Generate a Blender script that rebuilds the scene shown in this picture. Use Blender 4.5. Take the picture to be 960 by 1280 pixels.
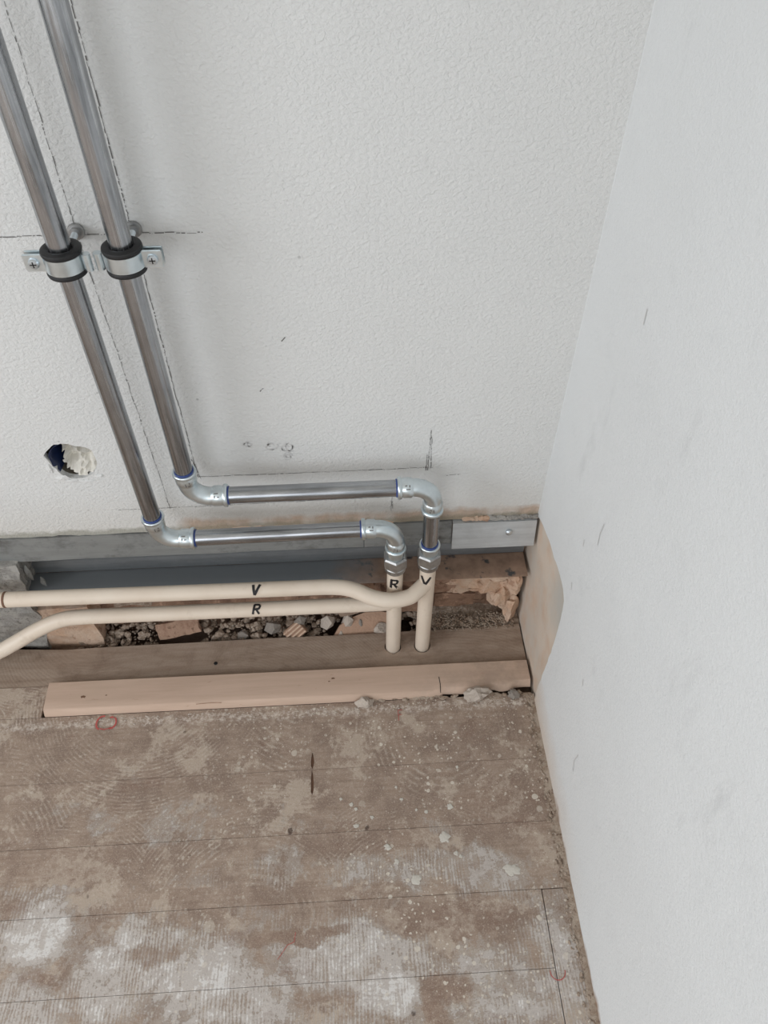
import bpy, bmesh, math, random
from mathutils import Vector, Matrix, noise
S = bpy.context.scene
for o in list(bpy.data.objects): bpy.data.objects.remove(o)
PI = math.pi
V = Vector
# ------------------------------------------------------------------ camera
CAM_Y, CAM_Z, X0 = -0.92997, 1.4, 0.3394
YAW, TILT = math.radians(3.15), math.atan(961/850)
cd = bpy.data.cameras.new('camera'); cam = bpy.data.objects.new('camera', cd); S.collection.objects.link(cam)
cam.location = (0, CAM_Y, CAM_Z)
cam.rotation_euler = (PI/2 - TILT, 0, -YAW)
cd.sensor_fit = 'VERTICAL'; cd.sensor_height = 36; cd.lens = 36*961/1280; cd.clip_start = .01
S.camera = cam
# ------------------------------------------------------------------ light
S.view_settings.view_transform = 'Standard'; S.view_settings.look = 'None'
S.view_settings.gamma = 1; S.view_settings.use_curve_mapping = False
S.view_settings.exposure = 0.0
W = bpy.data.worlds.new('sky'); S.world = W; W.use_nodes = True
W.node_tree.nodes['Background'].inputs[0].default_value = (.80, .90, 1, 1)
W.node_tree.nodes['Background'].inputs[1].default_value = .6
RX0, RY0, RZ1 = -3.2, -3.6, 2.6                     # the rest of the room
def area(name, loc, rot, sx, sy, power, col):
    l = bpy.data.lights.new(name, 'AREA'); l.shape = 'RECTANGLE'; l.size = sx; l.size_y = sy
    l.energy = power; l.color = col
    o = bpy.data.objects.new(name, l); S.collection.objects.link(o); o.location = loc; o.rotation_euler = rot
    return o
# daylight at the left wall's window, plus an added fill light behind the photographer
area('daylight_side', (RX0+.30, -1.9, 1.45), (0, -PI/2+.40, 0), 1.5, 1.7, 50, (.93, .957, 1))
area('fill_rear', (-1.0, RY0+.30, 1.45), (PI/2-.40, 0, 0), 1.7, 1.5, 21, (.93, .957, 1))

# ------------------------------------------------------------------ materials
class G:
    def __init__(s, name):
        s.m = bpy.data.materials.new(name); s.m.use_nodes = True; s.t = s.m.node_tree
        s.b = s.t.nodes['Principled BSDF']
    def n(s, typ, **kw):
        x = s.t.nodes.new(typ)
        for k, v in kw.items():
            if k.startswith('_'): setattr(x, k[1:], v)
        for k, v in kw.items():
            if k.startswith('_'): continue
            key = int(k[1:]) if k[0] == 'i' and k[1:].isdigit() else k
            if isinstance(v, bpy.types.NodeSocket): s.t.links.new(v, x.inputs[key])
            else: x.inputs[key].default_value = v
        return x
    def pos(s): return s.n('ShaderNodeNewGeometry').outputs['Position']
    def obj(s): return s.n('ShaderNodeTexCoord').outputs['Object']
    def map(s, vec, scale=(1,1,1), loc=(0,0,0), rot=(0,0,0)):
        return s.n('ShaderNodeMapping', Vector=vec, Scale=scale, Location=loc, Rotation=rot).outputs[0]
    def noise(s, vec, scale, detail=4, rough=.6, dist=0):
        return s.n('ShaderNodeTexNoise', Vector=vec, Scale=scale, Detail=detail, Roughness=rough, Distortion=dist).outputs[0]
    def vor(s, vec, scale, out='Distance', feature='F1'):
        return s.n('ShaderNodeTexVoronoi', _feature=feature, Vector=vec, Scale=scale).outputs[out]
    def wave(s, vec, scale, typ='BANDS', d='X', dist=2, dscale=1, detail=2):
        kw = dict(_wave_type=typ); kw['_bands_direction' if typ == 'BANDS' else '_rings_direction'] = d
        x = s.n('ShaderNodeTexWave', Vector=vec, Scale=scale, Distortion=dist, Detail=detail, **kw)
        x.inputs['Detail Scale'].default_value = dscale
        return x.outputs[1]
    def ramp(s, f, a, b, lo=0., hi=1.):
        return s.n('ShaderNodeMapRange', Value=f, **{'From Min': a, 'From Max': b, 'To Min': lo, 'To Max': hi}).outputs[0]
    def mth(s, op, a, b=0.):
        return s.n('ShaderNodeMath', _operation=op, i0=a, i1=b).outputs[0]
    def mul(s, a, b): return s.mth('MULTIPLY', a, b)
    def mix(s, f, a, b, blend='MIX'):
        x = s.n('ShaderNodeMix', _data_type='RGBA', _blend_type=blend)
        for i, v in ((0, f), (6, a), (7, b)):
            if isinstance(v, bpy.types.NodeSocket): s.t.links.new(v, x.inputs[i])
            else: x.inputs[i].default_value = (*v, 1) if isinstance(v, tuple) else v
        return x.outputs[2]
    def xyz(s, vec):
        return s.n('ShaderNodeSeparateXYZ', Vector=vec).outputs
    def set(s, color=None, rough=None, metal=None, bump=None, strength=.3, dist=.01, spec=None):
        for k, v in (('Base Color', color), ('Roughness', rough), ('Metallic', metal), ('Specular IOR Level', spec)):
            if v is None: continue
            if isinstance(v, bpy.types.NodeSocket): s.t.links.new(v, s.b.inputs[k])
            else: s.b.inputs[k].default_value = (*v, 1) if isinstance(v, tuple) else v
        if bump is not None:
            bn = s.n('ShaderNodeBump', Height=bump, Strength=strength, Distance=dist)
            s.t.links.new(bn.outputs[0], s.b.inputs['Normal'])
        return s.m
def srgb(r, g, b):
    return tuple((c/255/12.92 if c/255 <= .04045 else ((c/255+.055)/1.055)**2.4) for c in (r, g, b))
def plain(name, col, rough=.6, metal=0., var=.12, scale=60, bump=0.):
    g = G(name); p = g.obj(); f = g.noise(p, scale, 5)
    c = g.mix(f, tuple(x*(1-var) for x in col), tuple(min(1, x*(1+var)) for x in col))
    if bump: return g.set(c, rough, metal, g.noise(p, scale*3, 4), bump, .003)
    return g.set(c, rough, metal)

def mat_plaster(name, col, bscale, strength, stains):
    g = G(name); p = g.pos()
    big = g.noise(p, 3.5, 4); mid = g.noise(p, 22, 5)
    c = g.mix(g.ramp(big, .3, .7), tuple(x*.975 for x in col), tuple(x*1.02 for x in col))
    c = g.mix(g.mul(g.ramp(mid, .55, .8), .25), c, tuple(x*.85 for x in col))
    # sparse pinholes and flecks of dirt
    v = g.vor(p, 34); pick = g.xyz(g.vor(p, 34, 'Color'))[0]
    sp = g.mul(g.ramp(v, .10, .04), g.ramp(pick, .90, .93))
    c = g.mix(g.mul(sp, .38), c, srgb(90, 86, 82))
    bm = g.noise(g.map(p, (1, 1, 1.25)), bscale, 3, .55, .4)
    if stains == 'back':
        X, Y, Z = g.xyz(p)
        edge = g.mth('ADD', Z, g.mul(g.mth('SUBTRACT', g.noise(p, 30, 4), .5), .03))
        m = g.ramp(edge, .354, .340)
        along = g.mul(g.ramp(X, -.33, -.30), g.ramp(g.noise(g.map(p, (1, 0, 0)), 9, 3), .36, .50))
        bare = g.mix(g.ramp(g.noise(p, 45, 5), .35, .65), srgb(196, 162, 136), srgb(168, 142, 122))
        c = g.mix(g.mul(m, g.mul(along, .9)), c, bare)
        # dusty, yellowed lowest band
        c = g.mix(g.mul(g.ramp(edge, .43, .33), .35), c, srgb(196, 188, 176))
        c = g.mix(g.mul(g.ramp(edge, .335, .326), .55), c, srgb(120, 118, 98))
    if stains == 'right':
        X, Y, Z = g.xyz(p)
        e = g.mth('ADD', Z, g.mul(g.mth('SUBTRACT', g.noise(p, 16, 4), .5), .07))
        near = g.ramp(Y, -.62, -.16)
        c = g.mix(g.mul(g.ramp(e, .10, .0), g.mul(near, .8)), c, srgb(206, 178, 148))
        c = g.mix(g.ramp(e, .012, -.004), c, srgb(150, 118, 92))
        # grey hand scuffs
        s = g.mul(g.ramp(g.noise(g.map(p, (1, 2.2, .8), (.3, .1, .2)), 5, 5, .65), .62, .74), .16)
        c = g.mix(s, c, srgb(150, 150, 150))
    return g.set(c, .9, 0., bm, strength, .004, spec=.25)
M = {}
M['wall'] = mat_plaster('wall_plaster', srgb(222, 222, 220), 165, .62, 'back')
M['wall2'] = mat_plaster('wall_plaster_fine', srgb(226, 228, 228), 190, .32, 'right')
M['room'] = plain('room_paint', srgb(224, 222, 216), .9)

GLUE = [(-.552,-.58,.059,.056,1.3),(-.324,-.407,.079,.039,.8),(-.375,-.432,.031,.038,.9),(-.156,-.502,.039,.049,.8),(.051,-.514,.103,.036,.8),(.188,-.521,.085,.041,.9),(-.298,-.64,.096,.05,1),
        (-.036,-.643,.116,.05,1),(-.427,-.661,.069,.043,.9),(-.212,-.689,.087,.042,.9),(.017,-.694,.05,.03,1.3),(-.474,-.403,.032,.025,.8),(-.56,-.518,.074,.013,.9),(-.581,-.368,.073,.036,.5),
        (.19,-.695,.088,.047,.7),(-.395,-.589,.029,.026,.9),(.153,-.341,.045,.03,.3),(-.109,-.416,.065,.035,.4),(.297,-.667,.032,.065,.8),(-.545,-.686,.074,.042,.8),(-.416,-.317,.037,.023,.5),(.134,-.443,.036,.021,.5)]
BARE = [(-.113,-.608,.091,.012,1),(.137,-.6,.119,.026,1.2),(-.181,-.546,.202,.015,.6),(.114,-.696,.038,.023,.9),(.092,-.723,.017,.031,1),(-.502,-.477,.166,.033,.6),(.231,-.42,.087,.056,.7),(-.017,-.463,.127,.019,.7),(-.345,-.62,.039,.017,.6)]
def mat_floor(name, kind):
    g = G(name); p = g.pos(); X, Y, Z = g.xyz(p)
    rnd = g.n('ShaderNodeObjectInfo').outputs['Random']
    grain = g.noise(g.map(p, (3, 60, 20)), 3.2, 6, .65, .3)
    mid = g.noise(p, 16, 9, .72)
    fine = g.noise(p, 95, 6, .75)
    grit = g.noise(g.map(p, (1, 1, 1), (5, 3, 1)), 380, 3, .8)
    if kind == 'plank':
        gl = g.noise(g.map(p, (2.5, 22, 10)), 3, 6, .7, .5)
        b1 = g.mix(g.ramp(gl, .35, .65), srgb(152, 132, 116), srgb(172, 154, 138))
        cell = g.n('ShaderNodeTexVoronoi', Vector=g.map(p, (1, 1, 0), (.11, .37, 0)), Scale=1.6).outputs['Distance']
        saw = g.mth('SINE', g.mth('ADD', g.mul(cell, 2*PI*.625/.0048), g.mul(g.noise(p, 22, 5, .7), 12.)))
        c = g.mix(g.mul(g.ramp(g.mth('ADD', saw, g.mul(g.mth('SUBTRACT', fine, .5), 7.)), .2, 1.4), g.ramp(g.noise(p, 9, 5, .7), .45, .65, .0, .16)), b1, srgb(126, 106, 92))
        c = g.mix(g.ramp(g.noise(p, 150, 5, .8), .62, .74, 0, .55), c, srgb(186, 172, 158))
        c = g.mix(g.ramp(mid, .50, .66, 0, .55), c, srgb(126, 106, 91))
        c = g.mix(g.ramp(grit, .58, .7, 0, .4), c, srgb(100, 84, 72))
        # dusty at the ends of the gap
        return g.set(c, .85, 0., g.mth('ADD', g.mul(saw, .12), fine), .3, .002, spec=.2)
    def blobs(L):
        wv = g.n('ShaderNodeVectorMath', _operation='MULTIPLY_ADD', i0=g.n('ShaderNodeTexNoise', Vector=p, Scale=17., Detail=6., Roughness=.7).outputs[1], i1=(.075, .075, 0), i2=p).outputs[0]
        wv = g.n('ShaderNodeVectorMath', _operation='SUBTRACT', i0=wv, i1=(.0375, .0375, 0)).outputs[0]
        acc = None
        for (x, y, rx, ry, w) in L:
            d = g.n('ShaderNodeVectorMath', _operation='LENGTH', i0=g.map(wv, (1/rx, 1/ry, 0), (-x/rx, -y/ry, 0))).outputs['Value']
            q = g.ramp(d, 1.25, .75, 0, w); acc = q if acc is None else g.mth('MAXIMUM', acc, q)
        return acc
    # bare boards, brown and mottled
    c = g.mix(g.ramp(grain, .3, .7), srgb(154, 134, 118), srgb(180, 161, 145))
    c = g.mix(g.ramp(rnd, 0, 1, 0, .14), c, srgb(132, 110, 96))
    c = g.mix(g.ramp(mid, .42, .56, .75, 0), c, srgb(138, 119, 106))
    c = g.mix(g.ramp(g.noise(g.map(p, (1, 1, 1), (3, 1, 4)), 9, 10, .75), .535, .575, 0, .8), c, srgb(190, 174, 158))
    c = g.mix(g.ramp(g.noise(g.map(p, (1, 1, 1), (7, 2, 5)), 21, 9, .78), .60, .635, 0, .75), c, srgb(198, 184, 168))
    # trowel-combed adhesive: arcs struck about many centres
    cell = g.n('ShaderNodeTexVoronoi', Vector=g.map(p, (1, 1, 0), (.31, .17, 0)), Scale=2.3).outputs['Distance']
    ph = g.mth('ADD', g.mul(cell, 2*PI*.4348/.0056), g.mul(g.noise(p, 20, 4), 9.))
    arcs = g.ramp(g.mth('ADD', g.mth('SINE', ph), g.mul(g.mth('SUBTRACT', fine, .5), 6.)), .25, 1.3)
    am = g.mul(g.ramp(g.noise(p, 7, 4, .6), .42, .56), g.ramp(Y, -.66, -.50, .25, 1))
    am = g.mul(g.mul(am, g.ramp(X, .0, .25, 1, .4)), g.mul(g.ramp(cell, .16, .26), g.ramp(g.noise(p, 24, 5, .7), .40, .62)))
    c = g.mix(g.mul(g.mul(arcs, am), .72), c, srgb(204, 192, 178))
    c = g.mix(g.mul(g.mul(g.ramp(g.mth('SINE', g.mth('ADD', ph, 3.1)), .3, 1), am), .22), c, srgb(116, 96, 82))
    # grey-white levelling compound in ragged islands, scraped in straight combs
    comb = g.mth('SINE', g.mth('ADD', g.mul(X, 2*PI/.0058), g.mul(g.noise(g.map(p, (1, .3, 0)), 24, 5, .65), 22.)))
    field = g.mth('SUBTRACT', blobs(GLUE), g.mul(blobs(BARE), 1.0))
    fade = g.ramp(Y, -.30, -.76, -.42, .36)
    fld = g.mth('ADD', g.mth('ADD', g.mul(field, .62), fade), g.mth('ADD', g.mul(g.mth('SUBTRACT', g.noise(p, 11, 10, .76), .5), 2.7), g.mul(g.mth('SUBTRACT', g.noise(p, 48, 8, .75), .5), 1.6)))
    fld = g.mth('ADD', fld, g.mul(g.mth('SUBTRACT', fine, .5), 1.5))
    fld = g.mth('ADD', fld, g.mul(comb, g.mul(g.ramp(Y, -.36, -.50, .0, .20), g.ramp(g.noise(p, 9, 4, .65), .42, .58))))
    thin = g.ramp(fld, .12, .30); thick = g.ramp(fld, .50, .60); white = g.ramp(fld, .92, 1.08)
    gcol = g.mix(g.ramp(g.noise(p, 22, 6, .7), .35, .65), srgb(186, 176, 166), srgb(164, 152, 142))
    c = g.mix(g.mul(thin, .62), c, gcol)
    c = g.mix(g.mul(thick, .85), c, g.mix(.55, gcol, srgb(214, 208, 203)))
    c = g.mix(g.mul(white, .8), c, srgb(228, 225, 221))
    # rubbed-through reddish wood
    red = g.mul(g.ramp(g.noise(g.map(p, (1, 2.4, 1), (2, 1, 0)), 8, 8, .7), .56, .64), g.ramp(fine, .38, .56))
    c = g.mix(g.mul(red, .55), c, srgb(134, 108, 94))
    c = g.mix(g.mul(g.ramp(blobs(BARE), .3, .9), g.ramp(fine, .42, .58, .1, .65)), c, srgb(136, 112, 98))
    # white plaster dust swept along the batten
    band = g.mth('ADD', Y, g.mul(g.mth('SUBTRACT', g.noise(g.map(p, (1, 1, 0)), 30, 6, .7), .5), .034))
    c = g.mix(g.mul(g.mul(g.ramp(band, -.226, -.216), g.ramp(band, -.203, -.209)), g.ramp(fine, .45, .62, 0, .85)), c, srgb(222, 211, 200))
    # paint specks of many sizes
    dw = g.n('ShaderNodeVectorMath', _operation='MULTIPLY_ADD', i0=g.n('ShaderNodeTexNoise', Vector=p, Scale=110., Detail=3.).outputs[1], i1=(.007, .007, 0), i2=p).outputs[0]
    dw = g.map(dw, (1, 1, 0))
    zone = g.mul(g.ramp(g.noise(p, 3.4, 3), .38, .52), g.ramp(X, -.45, -.05, .25, 1))
    for sc, th, lim, k in ((19, .22, .80, .7), (38, .24, .66, .85), (85, .32, .55, .9), (170, .38, .55, .9)):
        v = g.vor(dw, sc); pk = g.xyz(g.vor(dw, sc, 'Color'))
        spot = g.mul(g.ramp(g.mth('SUBTRACT', v, g.mul(pk[1], th)), .02, -.03), g.mul(g.ramp(pk[0], lim, lim+.02), zone))
        c = g.mix(g.mul(spot, k), c, srgb(216, 207, 193))
    dark = g.mul(g.ramp(g.mth('SUBTRACT', g.vor(dw, 15), g.mul(g.xyz(g.vor(dw, 15, 'Color'))[0], .09)), .0, -.03), g.ramp(g.xyz(g.vor(dw, 15, 'Color'))[2], .74, .76))
    c = g.mix(g.mul(dark, .8), c, srgb(74, 58, 50))
    # salt-and-pepper grit
    c = g.mix(g.ramp(g.noise(p, 420, 3, .8), .56, .66, 0, .5), c, srgb(214, 202, 190))
    c = g.mix(g.ramp(grit, .57, .69, 0, .5), c, srgb(112, 92, 80))
    hgt = g.mth('ADD', g.mul(thick, .8), g.mth('ADD', g.mul(fine, .6), g.mul(arcs, g.mul(am, .4))))
    return g.set(c, .9, 0., hgt, .4, .002, spec=.2)
M['floor'] = mat_floor('glue_stained_board', 'board')
M['plank'] = mat_floor('sawn_grey_plank', 'plank')
M['subfloor'] = plain('subfloor_dirt', srgb(104, 86, 73), .95, 0, .3, 40, .6)

def mat_batten():
    g = G('raw_batten_wood'); p = g.pos()
    gr = g.noise(g.map(p, (2, 30, 30)), 3, 6, .65, .3)
    c = g.mix(g.ramp(gr, .3, .7), srgb(208, 182, 163), srgb(194, 168, 149))
    c = g.mix(g.ramp(g.noise(p, 9, 5), .5, .7, 0, .5), c, srgb(196, 172, 152))
    c = g.mix(g.ramp(g.noise(g.map(p, (1, 3, 3)), 30, 5), .66, .74, 0, .45), c, srgb(160, 124, 102))
    c = g.mix(g.mul(g.ramp(g.xyz(p)[0], .02, .25), g.ramp(g.noise(p, 22, 6, .7), .42, .6, .15, .65)), c, srgb(168, 148, 132))
    return g.set(c, .75, 0., gr, .15, .001, spec=.25)
M['batten'] = mat_batten()

def mat_steel(name, dark, light, rough, streak, axis):
    g = G(name); p = g.obj()
    sc = [160, 160, 160]; sc[axis] = 2.5
    st = g.noise(g.map(p, tuple(sc)), 1, 5, .65)
    sm = g.noise(p, 14, 4)
    sc2 = [60, 60, 60]; sc2[axis] = 6
    st2 = g.noise(g.map(p, tuple(sc2)), 1, 4, .6)
    c = g.mix(g.ramp(st, .3, .7), dark, light)
    c = g.mix(g.ramp(st2, .50, .66, 0, .6), c, tuple(x*.55 for x in dark))  # streak contrast raised to paint bright and dark reflections into the steel colour
    c = g.mix(g.ramp(sm, .5, .75, 0, .35), c, tuple(x*.75 for x in dark))
    return g.set(c, g.ramp(st, .2, .8, rough-.07, rough+.12), 1., st, streak, .0006)
M['steelv'] = mat_steel('carbon_steel_vertical', (.24, .25, .262), (.56, .572, .59), .22, .12, 2)
M['steelh'] = mat_steel('carbon_steel_horizontal', (.24, .25, .262), (.56, .572, .59), .22, .12, 0)
def mat_zinc(name, a, b, rough, scale=50):
    g = G(name); p = g.obj()
    f = g.noise(p, scale, 4); c = g.mix(g.ramp(f, .35, .65), a, b)
    return g.set(c, g.ramp(f, .3, .7, rough-.05, rough+.05), 1., f, .015, .0005)
M['zinc'] = mat_zinc('zinc_plated_fitting', (.62, .685, .71), (.72, .785, .81), .34)
M['zincs'] = mat_zinc('zinc_screw', (.56, .62, .66), (.70, .75, .79), .34)
M['nut'] = mat_zinc('dull_cast_nut', (.36, .36, .36), (.48, .48, .475), .42, 90)
def mat_galv(name, a, b, metal, rough, dirt, dcol):
    g = G(name); p = g.pos()
    sp = g.xyz(g.vor(g.map(p, (1, 1, 1)), 60, 'Color'))[0]
    st = g.noise(g.map(p, (3, 40, 40)), 2.5, 4)
    c = g.mix(g.ramp(st, .3, .7), a, b); c = g.mix(g.mul(sp, .12), c, tuple(min(1, x*1.3) for x in b))
    d = g.ramp(g.noise(g.map(p, (1, 1.5, 1.5)), 16, 6, .7), .5, .68, 0, dirt)
    c = g.mix(d, c, dcol)
    me = g.ramp(d, 0, 1, metal, 0)
    return g.set(c, g.ramp(d, 0, 1, rough, .9), me, st, .1, .001)
M['lip'] = mat_galv('galvanised_lip', srgb(134, 135, 133), srgb(152, 154, 153), .45, .5, .8, srgb(84, 80, 76))
M['lip2'] = mat_galv('galvanised_plate', srgb(184, 188, 190), srgb(208, 212, 214), .4, .45, .2, srgb(140, 134, 128))
M['web'] = mat_galv('galvanised_web', srgb(122, 126, 129), srgb(138, 142, 145), .55, .45, .25, srgb(84, 82, 80))
def mat_flange():
    g = G('dusty_flange'); p = g.pos(); X, Y, Z = g.xyz(p)
    d = g.ramp(g.mth('ADD', X, g.mul(g.mth('SUBTRACT', g.noise(p, 14, 5), .5), .25)), -.08, .08)
    dust = g.mix(g.ramp(g.noise(p, 40, 5), .35, .65), srgb(164, 136, 116), srgb(134, 110, 94))
    dust = g.mix(g.ramp(g.noise(g.map(p, (1, 1, 1), (1, 2, 0)), 24, 4), .60, .66), dust, srgb(72, 72, 72))
    c = g.mix(d, srgb(132, 136, 139), dust)
    return g.set(c, g.ramp(d, 0, 1, .5, .9), g.ramp(d, 0, 1, .35, 0))
M['flange'] = mat_flange()
def mat_cream():
    g = G('cream_pipe_coating'); p = g.obj()
    c = g.mix(g.ramp(g.noise(p, 9, 4), .35, .65), srgb(228, 214, 197), srgb(221, 205, 187))
    c = g.mix(g.ramp(g.noise(p, 30, 5), .6, .78, 0, .45), c, srgb(184, 164, 142))
    return g.set(c, .42, 0., g.noise(p, 120, 3), .04, .001, spec=.4)
M['cream'] = mat_cream()
M['rubber'] = plain('black_rubber', (.012, .012, .013), .55, 0, .2)
M['ink'] = plain('black_marker_ink', (.012, .01, .012), .6)
M['blue'] = plain('blue_seal', (.03, .06, .22), .4)
M['pencil'] = plain('graphite_line', srgb(112, 110, 108), .8)
M['smudge'] = plain('faint_pencil_smudge', srgb(208, 207, 205), .9)
M['red'] = plain('red_chalk', srgb(186, 92, 86), .9, 0, .2, 200)
M['knot'] = plain('dark_knot', srgb(118, 88, 70), .8)
M['paint'] = plain('dried_paint', srgb(204, 198, 187), .7, 0, .06, 90, .3)
M['dust'] = plain('white_plaster_dust', srgb(196, 184, 172), .95, 0, .15, 120, .5)
M['lump'] = plain('plaster_lump', srgb(188, 176, 164), .95, 0, .2, 70, .9)
M['paper'] = plain('crumpled_paper', srgb(222, 218, 208), .85, 0, .05, 30)
M['plastic'] = plain('dark_blue_plastic', (.012, .022, .07), .35, 0, .3, 30)
M['hollow'] = plain('cavity_mortar', srgb(120, 112, 100), .95, 0, .25, 50, .8)
def mat_masonry(name, cols, sc):
    g = G(name); p = g.pos()
    a = g.noise(p, sc, 6, .68); b = g.noise(g.map(p, (1, 1, 1), (3, 7, 1)), sc*2.3, 6, .7)
    c = g.mix(g.ramp(a, .40, .55), cols[0], cols[1]); c = g.mix(g.ramp(b, .55, .64), c, cols[2])
    return g.set(c, .95, 0., g.noise(p, 90, 6, .75), .8, .006, spec=.15)
M['base'] = mat_masonry('broken_wall_base', [srgb(128, 102, 86), srgb(158, 128, 108), srgb(192, 158, 136)], 18)
M['mortar'] = mat_masonry('grey_mortar', [srgb(150, 147, 142), srgb(176, 172, 166), srgb(128, 124, 118)], 40)
M['pink'] = mat_masonry('pink_plaster', [srgb(212, 178, 152), srgb(220, 194, 172), srgb(184, 150, 128)], 22)
M['brick'] = mat_masonry('old_brick', [srgb(150, 118, 100), srgb(172, 142, 122), srgb(128, 100, 84)], 30)
M['terra'] = plain('terracotta_shard', srgb(178, 146, 124), .9, 0, .18, 60, .5)
M['stone'] = plain('grey_stone', srgb(140, 132, 124), .9, 0, .2, 60, .7)
M['gravel'] = mat_masonry('rubble_gravel', [srgb(150, 132, 116), srgb(178, 160, 144), srgb(206, 194, 180)], 90)
M['bead'] = mat_masonry('dirty_mortar_bead', [srgb(150, 130, 113), srgb(178, 162, 146), srgb(118, 98, 84)], 45)
def mat_patch():
    g = G('bare_plaster_patch'); p = g.pos()
    a = g.noise(p, 9, 5, .6); b = g.noise(g.map(p, (1, 1.4, 1), (2, 2, 2)), 14, 5)
    c = g.mix(g.ramp(a, .38, .62), srgb(216, 200, 184), srgb(208, 198, 186))
    c = g.mix(g.ramp(b, .48, .70, 0, .5), c, srgb(208, 172, 142))
    X, Y, Z = g.xyz(p)
    c = g.mix(g.mul(g.ramp(Y, -.13, -.18), g.ramp(g.mth('ADD', Z, g.mul(a, .1)), .26, .34, 0, .6)), c, srgb(178, 180, 176))
    return g.set(c, .92, 0., g.noise(p, 40, 5), .2, .003, spec=.2)
M['patch'] = mat_patch()

# ------------------------------------------------------------------ helpers
def link(o, parent=None):
    S.collection.objects.link(o)
    if parent is not None: o.parent = parent
    return o
def mesh(name, verts, faces, m, parent=None, smooth=False, origin=None):
    me = bpy.data.meshes.new(name)
    org = V(origin) if origin is not None else V((0, 0, 0))
    me.from_pydata([tuple(V(v)-org) for v in verts], [], faces)
    bm = bmesh.new(); bm.from_mesh(me); bmesh.ops.recalc_face_normals(bm, faces=bm.faces); bm.to_mesh(me); bm.free()
    me.materials.append(m)
    if smooth:
        me.polygons.foreach_set('use_smooth', [True]*len(me.polygons))
        me.set_sharp_from_angle(angle=math.radians(38))
    o = bpy.data.objects.new(name, me); link(o, parent)
    if parent is not None:
        pw = V(parent['_org']) if '_org' in parent else V((0, 0, 0))
        o.location = org-pw
    else: o.location = org
    o['_org'] = tuple(org)
    return o
def empty(name, loc, label, cat, group=None):
    o = bpy.data.objects.new(name, None); o.empty_display_size = .05; link(o); o.location = loc
    o['_org'] = tuple(loc); tag(o, label, cat, group); return o
def tag(o, label, cat, group=None):
    o['label'] = label; o['category'] = cat
    if group: o['group'] = group
    return o
def struct(o): o['kind'] = 'structure'; return o
def frames(pts):
    T = []
    for i in range(len(pts)):
        a = pts[max(0, i-1)]; b = pts[min(len(pts)-1, i+1)]; T.append((b-a).normalized())
    ref = V((0, -1, 0)) if abs(T[0].y) < .9 else V((1, 0, 0))
    nrm = (ref - T[0]*ref.dot(T[0])).normalized(); out = []
    for i, t in enumerate(T):
        if i: nrm = (nrm - t*nrm.dot(t)).normalized()
        out.append((t, nrm, t.cross(nrm)))
    return out
def tube(pts, rad, seg=28, cap=True):
    pts = [V(p) for p in pts]; rad = rad if isinstance(rad, (list, tuple)) else [rad]*len(pts)
    vs, fs = [], []
    for p, r, (t, n, b) in zip(pts, rad, frames(pts)):
        for k in range(seg):
            a = 2*PI*k/seg; vs.append(p + (n*math.cos(a)+b*math.sin(a))*r)
    for i in range(len(pts)-1):
        for k in range(seg):
            q = (k+1) % seg; fs.append((i*seg+k, i*seg+q, (i+1)*seg+q, (i+1)*seg+k))
    if cap:
        fs.append(tuple(range(seg))[::-1]); fs.append(tuple((len(pts)-1)*seg+k for k in range(seg)))
    return vs, fs
def lathe(prof, base, axis, seg=36):             # prof [(along axis, radius)]
    base, axis = V(base), V(axis).normalized(); pts = [base+axis*a for a, r in prof]
    ref = V((0, -1, 0)) if abs(axis.y) < .9 else V((1, 0, 0))
    n = (ref-axis*ref.dot(axis)).normalized(); b = axis.cross(n); vs, fs = [], []
    for p, (a, r) in zip(pts, prof):
        for k in range(seg):
            t = 2*PI*k/seg; vs.append(p+(n*math.cos(t)+b*math.sin(t))*r)
    L = len(prof)
    for i in range(L-1):
        for k in range(seg):
            q = (k+1) % seg; fs.append((i*seg+k, i*seg+q, (i+1)*seg+q, (i+1)*seg+k))
    fs += [tuple(range(seg))[::-1], tuple((L-1)*seg+k for k in range(seg))]
    return vs, fs
def ring(base, axis, r, rt, half, seg=36):        # closed ring, inner radius rt
    base, axis = V(base), V(axis).normalized()
    ref = V((0, -1, 0)) if abs(axis.y) < .9 else V((1, 0, 0))
    n = (ref-axis*ref.dot(axis)).normalized(); b = axis.cross(n)
    prof = [(-half, rt), (-half, rt*.3+r*.7)] + [(half*math.sin(t)*1., rt*.3+r*.7+(r*.3-rt*.3)*math.cos(t)) for t in (-.9, -.4, 0, .4, .9)] + [(half, rt*.3+r*.7), (half, rt)]
    vs, fs = [], []; L = len(prof)
    for a, rr in prof:
        for k in range(seg):
            t = 2*PI*k/seg; vs.append(base+axis*a+(n*math.cos(t)+b*math.sin(t))*rr)
    for i in range(L):
        j = (i+1) % L
        for k in range(seg):
            q = (k+1) % seg; fs.append((i*seg+k, i*seg+q, j*seg+q, j*seg+k))
    return vs, fs
def box(lo, hi, bev=0., seg=1):
    bm = bmesh.new(); bmesh.ops.create_cube(bm, size=1)
    for v in bm.verts: v.co = V([lo[i]+(v.co[i]+.5)*(hi[i]-lo[i]) for i in range(3)])
    if bev: bmesh.ops.bevel(bm, geom=list(bm.edges), offset=bev, segments=seg, affect='EDGES')
    r = [v.co.copy() for v in bm.verts], [tuple(v.index for v in f.verts) for f in bm.faces]; bm.free(); return r
def join(*parts):
    vs, fs = [], []
    for v, f in parts:
        k = len(vs); vs += list(v); fs += [tuple(i+k for i in q) for q in f]
    return vs, fs
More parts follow.
